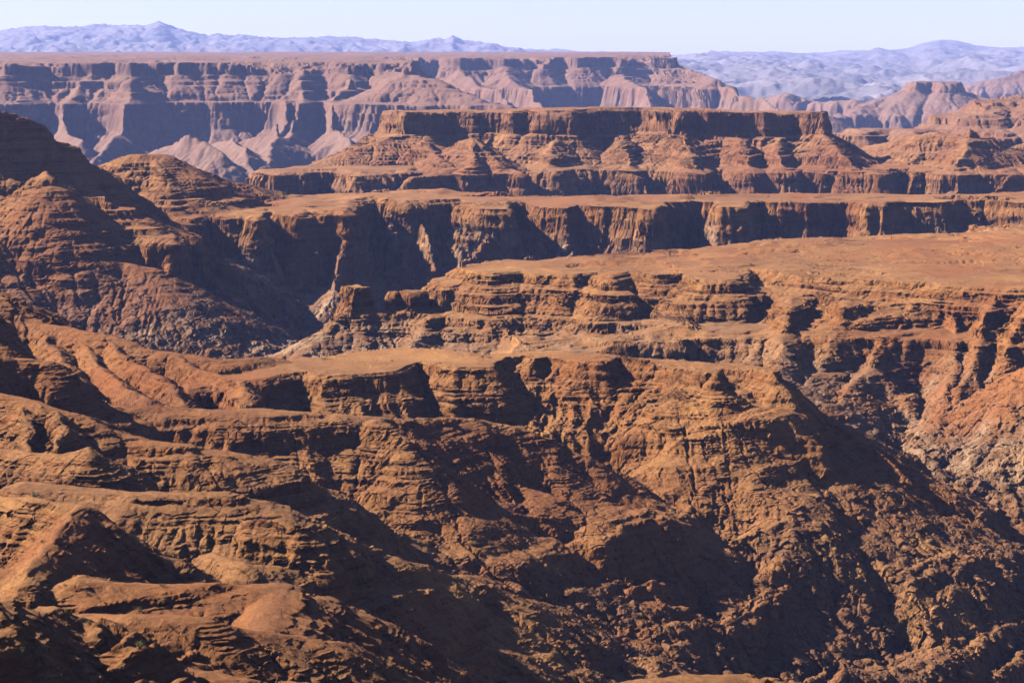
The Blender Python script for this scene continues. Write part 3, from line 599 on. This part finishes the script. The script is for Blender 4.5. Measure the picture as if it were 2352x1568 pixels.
# ------------------------------------------------------------------ materials
def nodes(name):
    m = bpy.data.materials.new(name); m.use_nodes = True; t = m.node_tree
    return m, t, t.nodes['Principled BSDF']
def rock_material():
    m, t, b = nodes('canyon_rock'); n, l = t.nodes, t.links
    b.inputs['Roughness'].default_value = .95; b.inputs['Specular IOR Level'].default_value = .08
    geo = n.new('ShaderNodeNewGeometry'); sep = n.new('ShaderNodeSeparateXYZ'); l.new(geo.outputs['Position'], sep.inputs[0])
    def math_(op, a, b_=None, c=None):
        q = n.new('ShaderNodeMath'); q.operation = op
        for i, v in enumerate((a, b_, c)):
            if v is None: continue
            if isinstance(v, (int, float)): q.inputs[i].default_value = v
            else: l.new(v, q.inputs[i])
        return q.outputs[0]
    def noise(scale, detail=6, rough=.6, vec=None, dist=0):
        q = n.new('ShaderNodeTexNoise'); q.inputs['Scale'].default_value = scale; q.inputs['Detail'].default_value = detail
        q.inputs['Roughness'].default_value = rough; q.inputs['Distortion'].default_value = dist
        l.new(vec if vec is not None else geo.outputs['Position'], q.inputs['Vector']); return q.outputs['Fac']
    def mix(fac, a, c):
        q = n.new('ShaderNodeMix'); q.data_type = 'RGBA'
        if isinstance(fac, (int, float)): q.inputs[0].default_value = fac
        else: l.new(fac, q.inputs[0])
        for i, v in ((6, a), (7, c)):
            if isinstance(v, tuple): q.inputs[i].default_value = (*v, 1)
            else: l.new(v, q.inputs[i])
        return q.outputs[2]
    def ramp(x, a, c): 
        q = n.new('ShaderNodeMapRange'); q.interpolation_type = 'SMOOTHSTEP'; q.inputs[1].default_value = a; q.inputs[2].default_value = c
        l.new(x, q.inputs[0]); return q.outputs[0]
    # stretched coordinates for the beds
    mp = n.new('ShaderNodeMapping'); mp.inputs['Scale'].default_value = (.004, .004, 1); l.new(geo.outputs['Position'], mp.inputs[0])
    beds = noise(.10, 10, .78, mp.outputs[0]); beds2 = noise(.55, 8, .8, mp.outputs[0])
    big = noise(.006, 5, .6); med = noise(.05, 6, .65); fine = noise(.5, 6, .7)
    nz = n.new('ShaderNodeSeparateXYZ'); l.new(geo.outputs['Normal'], nz.inputs[0])
    zz = math_('ADD', sep.outputs['Z'], math_('MULTIPLY', math_('SUBTRACT', big, .5), 90))
    # bedded rocks: red brown to tan
    c = mix(ramp(beds, .38, .62), (0.0906, 0.0336, 0.0104), (0.1584, 0.0700, 0.0220))
    c = mix(math_('MULTIPLY', ramp(beds2, .50, .66), .75), c, (0.0565, 0.0229, 0.0092))
    # scree / gravel on gentler ground
    scree = mix(ramp(fine, .3, .7), (0.1055, 0.0465, 0.0174), (0.1546, 0.0743, 0.0290))
    flat = ramp(math_('ADD', nz.outputs['Z'], math_('MULTIPLY', math_('SUBTRACT', med, .5), .35)), .68, .86)
    scree = mix(math_('MULTIPLY', ramp(med, .48, .66), .45), scree, (0.0764, 0.0348, 0.0149))
    c = mix(flat, c, scree)
    # dark cap near the top of the high plateau
    cap = ramp(zz, -150, -110)
    far = ramp(sep.outputs['Y'], 2800, 3300)
    capm = math_('MULTIPLY', math_('MULTIPLY', cap, far), math_('SUBTRACT', 1.0, flat))
    c = mix(capm, c, (0.0679, 0.0300, 0.0186))
    # basement: brown near, paler gneiss with distance from the ridge
    bs = math_('SUBTRACT', 1.0, ramp(math_('SUBTRACT', zz, math_('MULTIPLY', ramp(sep.outputs['Y'], 1250, 1400), 22)), -285, -240))
    gneiss = mix(ramp(sep.outputs['Y'], 1230, 1300), (.125, .058, .025), (.168, .104, .064))
    gn = mix(ramp(med, .35, .68), (0.0755, 0.0362, 0.0176), gneiss)
    gn = mix(ramp(noise(.02, 6, .6), .50, .70), gn, (0.1131, 0.0471, 0.0174))
    c = mix(bs, c, gn)
    # tan and maroon ground in broad patches
    pat = noise(.0035, 4, .55); pat2 = noise(.011, 5, .6)
    c = mix(math_('MULTIPLY', ramp(pat2, .52, .68), .55), c, (0.2038, 0.0985, 0.0337))
    c = mix(math_('MULTIPLY', ramp(pat, .54, .64), .55), c, (0.0906, 0.0286, 0.0104))
    # redder beds and stains
    c = mix(math_('MULTIPLY', ramp(big, .50, .66), .5), c, (0.1320, 0.0428, 0.0128))
    # purple brown rocks in the middle distance, with shade and haze tint mixed in
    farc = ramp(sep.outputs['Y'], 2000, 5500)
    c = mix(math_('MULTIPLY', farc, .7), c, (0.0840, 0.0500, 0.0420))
    c = mix(math_('MULTIPLY', math_('MULTIPLY', ramp(beds2, .52, .62), math_('SUBTRACT', 1.0, bs)), .35), c, (0.0592, 0.0266, 0.0141))
    hs = n.new('ShaderNodeHueSaturation'); l.new(c, hs.inputs['Color'])
    v = math_('ADD', .72, math_('MULTIPLY', fine, .55)); l.new(v, hs.inputs['Value'])
    l.new(hs.outputs[0], b.inputs['Base Color'])
    bp = n.new('ShaderNodeBump'); bp.inputs['Strength'].default_value = .9; bp.inputs['Distance'].default_value = .8
    hsum = math_('ADD', math_('MULTIPLY', noise(1.1, 12, .75), .9), math_('MULTIPLY', beds2, .8))
    l.new(hsum, bp.inputs['Height']); l.new(bp.outputs[0], b.inputs['Normal'])
    return m
ROCK = rock_material()

# ------------------------------------------------------------------ meshes, one per landform
names = [g['name'] for g in GROUPS]
labels = {'plateau': 'long flat plateau with shaded cliffs on the far side of the canyon', 'butte': 'hazy stepped buttes beyond the mesas on the right',
          'far_mesa': 'layered mesa behind the right end of the flat topped mesa', 'mesa': 'flat topped mesa with talus cones across the middle distance',
          'bench': 'rocky bench with cliffs and dark gorge beyond, with the dark hill on the left', 'near_bench': 'orange bench with crags on the right side',
          'ridge': 'rounded reddish ridges and spurs in the foreground', 'canyon_floor': 'dark canyon floor', 'rock_tower': 'red sandstone towers standing on the crest of the slope', 'rock_block': 'orange sandstone block at the foot of the ridge'}
def grid_mesh(name, co, nx, ny, facemask, mat, smooth=True):
    """co (nx*ny,3) ; facemask (nx-1,ny-1) -> mesh with only the vertices used"""
    I = np.arange(nx*ny).reshape(nx, ny)
    A_, B_, C_, D_ = I[:-1, :-1], I[1:, :-1], I[1:, 1:], I[:-1, 1:]
    f = np.stack([A_[facemask], B_[facemask], C_[facemask], D_[facemask]], -1)
    used = np.zeros(nx*ny, bool); used[f.ravel()] = True
    mp = np.cumsum(used)-1; f = mp[f]; v = co[used]
    me = bpy.data.meshes.new(name); me.vertices.add(len(v)); me.vertices.foreach_set('co', v.astype(np.float32).ravel())
    me.loops.add(f.size); me.loops.foreach_set('vertex_index', f.astype(np.int32).ravel())
    me.polygons.add(len(f)); me.polygons.foreach_set('loop_start', np.arange(0, f.size, 4, dtype=np.int32))
    me.polygons.foreach_set('use_smooth', np.full(len(f), smooth, bool))
    me.update(calc_edges=True); me.materials.append(mat)
    o = bpy.data.objects.new(name, me); SC.collection.objects.link(o); o['kind'] = 'structure'
    return o
nx, ny = HG.shape
cls = np.array([names.index(names[g]) if g < 99 else 99 for g in range(100)] if False else [names.index(names[g]) if g < len(names) else 99 for g in range(100)])
gf = cls[GG.astype(int)][:-1, :-1]
for k in sorted(set(gf.ravel().tolist())):
    nm = names[k] if k < 99 else 'canyon_floor'
    o = grid_mesh(nm, Pn.reshape(-1, 3), nx, ny, gf == k, ROCK, nm in ('plateau', 'butte', 'far_mesa')); o['label'] = labels[nm]
print('mesh', time.time()-T0)

# ------------------------------------------------------------------ far country and mountains
def far_country():
    u = np.arange(-900, 3300, 4.); Yf = np.exp(np.linspace(math.log(14000), math.log(46000), 520))
    q = (u-UC)/F; X = q[:, None]*Yf[None]; Y = np.broadcast_to(Yf[None], X.shape); U = np.broadcast_to(u[:, None], X.shape)
    sk = [(-900, 60), (-400, 80), (0, 78), (60, 70), (120, 68), (180, 70), (230, 66), (290, 66), (330, 68), (365, 57), (400, 72), (440, 82), (480, 92), (500, 86), (530, 92), (550, 89),
          (600, 94), (650, 97), (700, 95), (780, 93), (830, 97), (900, 103), (950, 108), (990, 98), (1010, 95), (1022, 99), (1040, 90), (1070, 104), (1100, 106), (1150, 117), (1200, 122), (1300, 124),
          (1400, 126), (1540, 133), (1620, 129), (1700, 128), (1780, 123), (1850, 128), (1950, 122), (2030, 120), (2080, 117), (2120, 103), (2160, 95), (2200, 98), (2240, 108), (2300, 113), (2352, 112), (2600, 90), (3300, 100)]
    su, sv = np.array(sk).T
    def rid(L, o=0):
        a = np.zeros(X.shape, np.float32); am = 1.
        for i in range(6):
            a += am*(ridged(X/L+o+i*3.3, Y/L+i*1.7)-.3); L *= .48; am *= .55
        return a
    wu = perlin(X/3000, Y/2500)*14
    skz = (VH-np.interp(U+wu*.15, su, sv))*33000/F
    left = sm(1500, 1250, U)
    basez = np.where(Y < 22000, -470+(Y-14000)*.012, -374+(Y-22000)*.012)
    prof = np.exp(-((Y-33000)/5200)**2)
    n = rid(3200.)
    z = basez+(skz-basez)*prof
    z = z+n*120*(1-prof)**.6*sm(13500, 15500, Y)*.8
    z = z+(rid(1500., 40)-.35)*70*sm(1.02, .5, prof)+rid(900., 9)*(20+26*left)+rid(320., 77)*(11+16*left)
    z = np.where(Y > 34500, np.minimum(z, skz*1.0-150), z)
    co = np.stack([X, Y, z], -1)
    m, t, b = nodes('mountain_rock'); n_, l = t.nodes, t.links
    b.inputs['Roughness'].default_value = .95; b.inputs['Specular IOR Level'].default_value = .05
    tn = n_.new('ShaderNodeTexNoise'); tn.inputs['Scale'].default_value = .0012; tn.inputs['Detail'].default_value = 8
    g = n_.new('ShaderNodeNewGeometry'); l.new(g.outputs['Position'], tn.inputs['Vector'])
    cr = n_.new('ShaderNodeValToRGB'); l.new(tn.outputs['Fac'], cr.inputs[0])
    cr.color_ramp.elements[0].position = .35; cr.color_ramp.elements[0].color = (.062, .056, .066, 1)  # purple grey rock, part of the haze blue put into its colour
    cr.color_ramp.elements[1].position = .68; cr.color_ramp.elements[1].color = (.115, .098, .104, 1)
    l.new(cr.outputs[0], b.inputs['Base Color'])
    o = grid_mesh('mountains', co.reshape(-1, 3), *z.shape, np.ones((z.shape[0]-1, z.shape[1]-1), bool), m)
    o['label'] = 'hazy blue mountain ranges along the horizon'
far_country()

# ------------------------------------------------------------------ shrubs, boulders, rubble
PU = UC+Pn[..., 0]*F/Pn[..., 1]; PV = VH-Pn[..., 2]*F/Pn[..., 1]
def spot(u, v):
    """the visible ground point seen at (u, v)"""
    c = (np.abs(UU-u) < 12).nonzero()[0]
    for tol in (2.5, 5, 10):
        q = np.nonzero((np.abs(PU[c]-u) < tol) & (np.abs(PV[c]-v) < tol))
        if q[0].size: break
    k = np.argmin(Pn[c[q[0]], q[1], 1]); return Pn[c[q[0][k]], q[1][k]]
def simple_mat(name, col, col2, sc):
    m, t, b = nodes(name); n, l = t.nodes, t.links
    b.inputs['Roughness'].default_value = .9; b.inputs['Specular IOR Level'].default_value = .1
    g = n.new('ShaderNodeNewGeometry'); tn = n.new('ShaderNodeTexNoise'); tn.inputs['Scale'].default_value = sc; tn.inputs['Detail'].default_value = 5
    l.new(g.outputs['Position'], tn.inputs['Vector']); cr = n.new('ShaderNodeValToRGB'); l.new(tn.outputs['Fac'], cr.inputs[0])
    cr.color_ramp.elements[0].position = .35; cr.color_ramp.elements[1].position = .65
    cr.color_ramp.elements[0].color = (*col, 1); cr.color_ramp.elements[1].color = (*col2, 1); l.new(cr.outputs[0], b.inputs['Base Color'])
    return m
LEAF = simple_mat('shrub_leaves', (.045, .050, .018), (.095, .095, .035), 3.0)
TWIG = simple_mat('shrub_twigs', (.06, .04, .025), (.11, .08, .05), 5.0)
def shrub_mesh(seed):
    r = random.Random(seed); v, f, mi = [], [], []
    for s_ in range(9):                                   # stems
        a = r.uniform(0, 6.28); el = r.uniform(.5, 1.3); L = r.uniform(.5, .9)
        tip = (math.cos(a)*math.cos(el)*L, math.sin(a)*math.cos(el)*L, math.sin(el)*L*.85)
        k = len(v); w = .03
        for q in range(3): v.append((w*math.cos(q*2.1), w*math.sin(q*2.1), -.15))
        v.append(tip)
        for q in range(3): f.append((k+q, k+(q+1) % 3, k+3)); mi.append(1)
        for c_ in range(26):                              # leaves in a loose clump round each tip
            d = [r.gauss(0, .17) for _ in range(3)]; p = [tip[i]*r.uniform(.6, 1.)+d[i] for i in range(3)]
            p[2] = max(p[2], .03); z = r.uniform(.05, .11)
            a1 = [r.gauss(0, 1) for _ in range(3)]; a2 = [r.gauss(0, 1) for _ in range(3)]
            n1 = math.sqrt(sum(x*x for x in a1)); n2 = math.sqrt(sum(x*x for x in a2)); k = len(v)
            v += [tuple(p), tuple(p[i]+a1[i]/n1*z for i in range(3)), tuple(p[i]+a1[i]/n1*z+a2[i]/n2*z for i in range(3)), tuple(p[i]+a2[i]/n2*z for i in range(3))]
            f.append((k, k+1, k+2, k+3)); mi.append(0)
    me = bpy.data.meshes.new('shrub'); me.from_pydata(v, [], f); me.materials.append(LEAF); me.materials.append(TWIG)
    me.polygons.foreach_set('material_index', mi); me.update(); return me
SHM = [shrub_mesh(i) for i in range(5)]
ZONES = [
 ('the red slope above the dark peak', [(75, 1138, 3.0)]),
 ('the fourth ridge from the bottom', [(317, 1196, 1.5), (374, 1188, 1.3), (412, 1196, 1.6)]),
 ('the dark slope right of the peak', [(390, 1275, 1.6), (441, 1315, 1.5), (500, 1298, 1.2)]),
 ('the second ridge from the bottom', [(150, 1343, 1.0), (200, 1363, 1.1), (367, 1385, 1.3), (370, 1343, 1.5), (452, 1383, 1.1), (560, 1372, 1.0), (690, 1413, 1.0)]),
 ('the lowest ridge at left', [(152, 1404, 1.3), (204, 1428, 1.4), (250, 1445, 1.1), (280, 1437, 1.4), (320, 1400, 1.7), (322, 1482, 1.9), (355, 1510, 1.3)]),
 ('the bottom left rocks', [(47, 1495, 1.5), (76, 1498, 1.6), (70, 1535, 1.2)]),
 ('the bottom centre gully floor', [(1117, 1556, 2.4), (1160, 1541, 3.2)]),
 ('the orange lower centre slope', [(862, 1138, 1.3), (1070, 1190, 1.3), (1090, 1248, 2.0)]),
 ('rubble below the orange block', [(1286, 1275, 2.0), (1298, 1498, 1.7), (1318, 1300, 1.6), (1323, 1340, 1.9), (1403, 1318, 2.2), (1433, 1283, 2.0)]),
 ('the steep lower right slope', [(1491, 1275, 1.5), (1578, 1040, 1.8), (1931, 1493, 2.0), (1951, 1068, 2.0)]),
 ('the broad right bench top', [(1611, 622, 2.0), (1651, 611, 1.8), (1725, 606, 2.4), (1800, 600, 1.7), (1900, 596, 1.8), (2010, 588, 1.7), (2143, 575, 2.4), (2208, 571, 2.0), (2298, 573, 2.0), (2333, 568, 2.6)]),
 ('the flat middle ridge crest', [(262, 975, 1.3), (560, 948, 1.2), (700, 950, 1.2), (747, 824, 2.2), (900, 828, 1.5), (1010, 832, 1.5)])]
ORD = ['leftmost', 'second from the left', 'third from the left', 'fourth from the left', 'fifth from the left', 'sixth from the left', 'seventh from the left', 'eighth from the left', 'ninth from the left', 'tenth from the left']
k = 0
for zone, pts in ZONES:
    pts = sorted(pts)
    for i, (u, v_, sz) in enumerate(pts):
        p = spot(u, v_); o = bpy.data.objects.new('shrub', SHM[k % 5]); SC.collection.objects.link(o); k += 1
        o.location = (p[0], p[1], p[2]-.05*sz); s_ = sz*.9; o.scale = (s_*1.15, s_*1.15, s_); o.rotation_euler = (0, 0, k*1.9)
        o['category'] = 'shrub'; o['group'] = 'desert shrubs scattered over the ridges'
        o['label'] = ('olive green desert shrub on '+zone) if len(pts) == 1 else (ORD[i] if len(pts) > 2 else ('left one' if i == 0 else 'right one'))+' of the desert shrubs on '+zone
def rock_mesh(name, seed, mat, sub=3):
    import bmesh
    bm = bmesh.new(); bmesh.ops.create_icosphere(bm, subdivisions=sub, radius=1)
    r = np.random.default_rng(seed); pl = r.normal(size=(14, 3)); pl /= np.linalg.norm(pl, axis=1, keepdims=True); dd = r.uniform(.55, .95, 14)
    for v in bm.verts:                                    # cut by random planes -> angular block
        c = np.array(v.co)
        for n, d in zip(pl, dd):
            t = c@n-d
            if t > 0: c = c-n*t
        v.co = c*(1, .85, .75)
    me = bpy.data.meshes.new(name); bm.to_mesh(me); bm.free(); me.materials.append(mat); return me
BIG = [(2213, 1552, 7.0, 'big smooth grey boulder at the bottom right corner of the dark slope'), (1560, 1240, 3.0, 'rounded brown boulder on the edge of the dark diagonal gully'),
       (1770, 1140, 2.6, 'single upright boulder perched on the rib above the lower right slope'), (2010, 1115, 2.6, 'brown boulder on the upper end of the outer ridge'),
       (2140, 1530, 3.0, 'pale boulder left of the big smooth grey boulder'), (1215, 1290, 2.0, 'orange boulder below the orange rock block'),
       (1950, 1520, 2.2, 'small brown boulder at the foot of the lower right ribs'), (1130, 1345, 2.2, 'red flat boulder lying on the ledge in the lower centre')]
for i, (u, v_, sz, lb) in enumerate(BIG):
    p = spot(u, v_); o = bpy.data.objects.new('boulder', rock_mesh('boulder', 50+i, ROCK)); SC.collection.objects.link(o)
    o.location = (p[0], p[1], p[2]+sz*.12); o.scale = (sz*.8, sz*.7, sz*.62); o.rotation_euler = (.2, .1, i*1.3); o['label'] = lb; o['category'] = 'boulder'
def rubble(n=16000):
    r = np.random.default_rng(11)
    vm = []; import bmesh
    for q in range(8):
        me = rock_mesh('tmp', 200+q, ROCK, 1); V_ = np.array([v.co for v in me.vertices]); F_ = np.array([tuple(p.vertices) for p in me.polygons]); vm.append((V_, F_)); bpy.data.meshes.remove(me)
    slope = N[..., 2]
    ok = (PU > -60) & (PU < 2420) & (PV > 560) & (PV < 1640) & (YG < 2000) & (GG < 90)
    wgt = (ok*(base*1.0+.22*(slope < .93)+.03)*(YG/1000)**2*np.gradient(PV, axis=1).clip(-9, 0)*-1).astype(np.float64).ravel()
    pick = r.choice(wgt.size, n, p=wgt/wgt.sum()); pts = Pn.reshape(-1, 3)[pick]; bb = base.ravel()[pick]
    size = (.28*(1-r.random(n))**(-1/2.6)).clip(.28, 2.6)*(.6+.7*bb)
    Vs, Fs, off = [], [], 0
    for i in range(n):
        V_, F_ = vm[i % 8]; a = r.uniform(0, 6.28); c_, s_ = math.cos(a), math.sin(a); z = size[i]*r.uniform(.7, 1.2, 3)
        q = V_*z; q = np.stack([q[:, 0]*c_-q[:, 1]*s_, q[:, 0]*s_+q[:, 1]*c_, q[:, 2]], -1)
        Vs.append(q+pts[i]+(0, 0, size[i]*.15)); Fs.append(F_+off); off += len(V_)
    Vs = np.concatenate(Vs); Fs = np.concatenate(Fs)
    me = bpy.data.meshes.new('rubble'); me.vertices.add(len(Vs)); me.vertices.foreach_set('co', Vs.astype(np.float32).ravel())
    me.loops.add(Fs.size); me.loops.foreach_set('vertex_index', Fs.astype(np.int32).ravel())
    me.polygons.add(len(Fs)); me.polygons.foreach_set('loop_start', np.arange(0, Fs.size, 3, dtype=np.int32)); me.update(calc_edges=True)
    me.materials.append(ROCK); o = bpy.data.objects.new('rubble', me); SC.collection.objects.link(o)
    o['kind'] = 'stuff'; o['category'] = 'rubble'; o['label'] = 'loose brown rubble strewn over the near slopes'
rubble()

# ------------------------------------------------------------------ haze
def haze():
    x, y0, y1, zb, zt = 42000, -2500, 48500, -1500, 1300
    v = [(-x, y0, zb), (x, y0, zb), (x, y1, zb), (-x, y1, zb), (-x, y0, zt), (x, y0, zt), (x, y1, zt), (-x, y1, zt)]
    f = [(0, 3, 2, 1), (4, 5, 6, 7), (0, 1, 5, 4), (1, 2, 6, 5), (2, 3, 7, 6), (3, 0, 4, 7)]
    me = bpy.data.meshes.new('haze'); me.from_pydata(v, [], f); me.update()
    o = bpy.data.objects.new('haze', me); SC.collection.objects.link(o); o['kind'] = 'stuff'
    o['label'] = 'thin blue haze filling the air of the canyon'; o['category'] = 'haze'
    m = bpy.data.materials.new('haze'); m.use_nodes = True; t = m.node_tree; t.nodes.clear()
    out = t.nodes.new('ShaderNodeOutputMaterial'); pv = t.nodes.new('ShaderNodeVolumePrincipled')
    pv.inputs['Color'].default_value = (.34, .45, 1.0, 1); pv.inputs['Density'].default_value = 1/66000.; pv.inputs['Anisotropy'].default_value = 0.
    t.links.new(pv.outputs[0], out.inputs['Volume']); me.materials.append(m)
haze()
print('done', time.time()-T0)
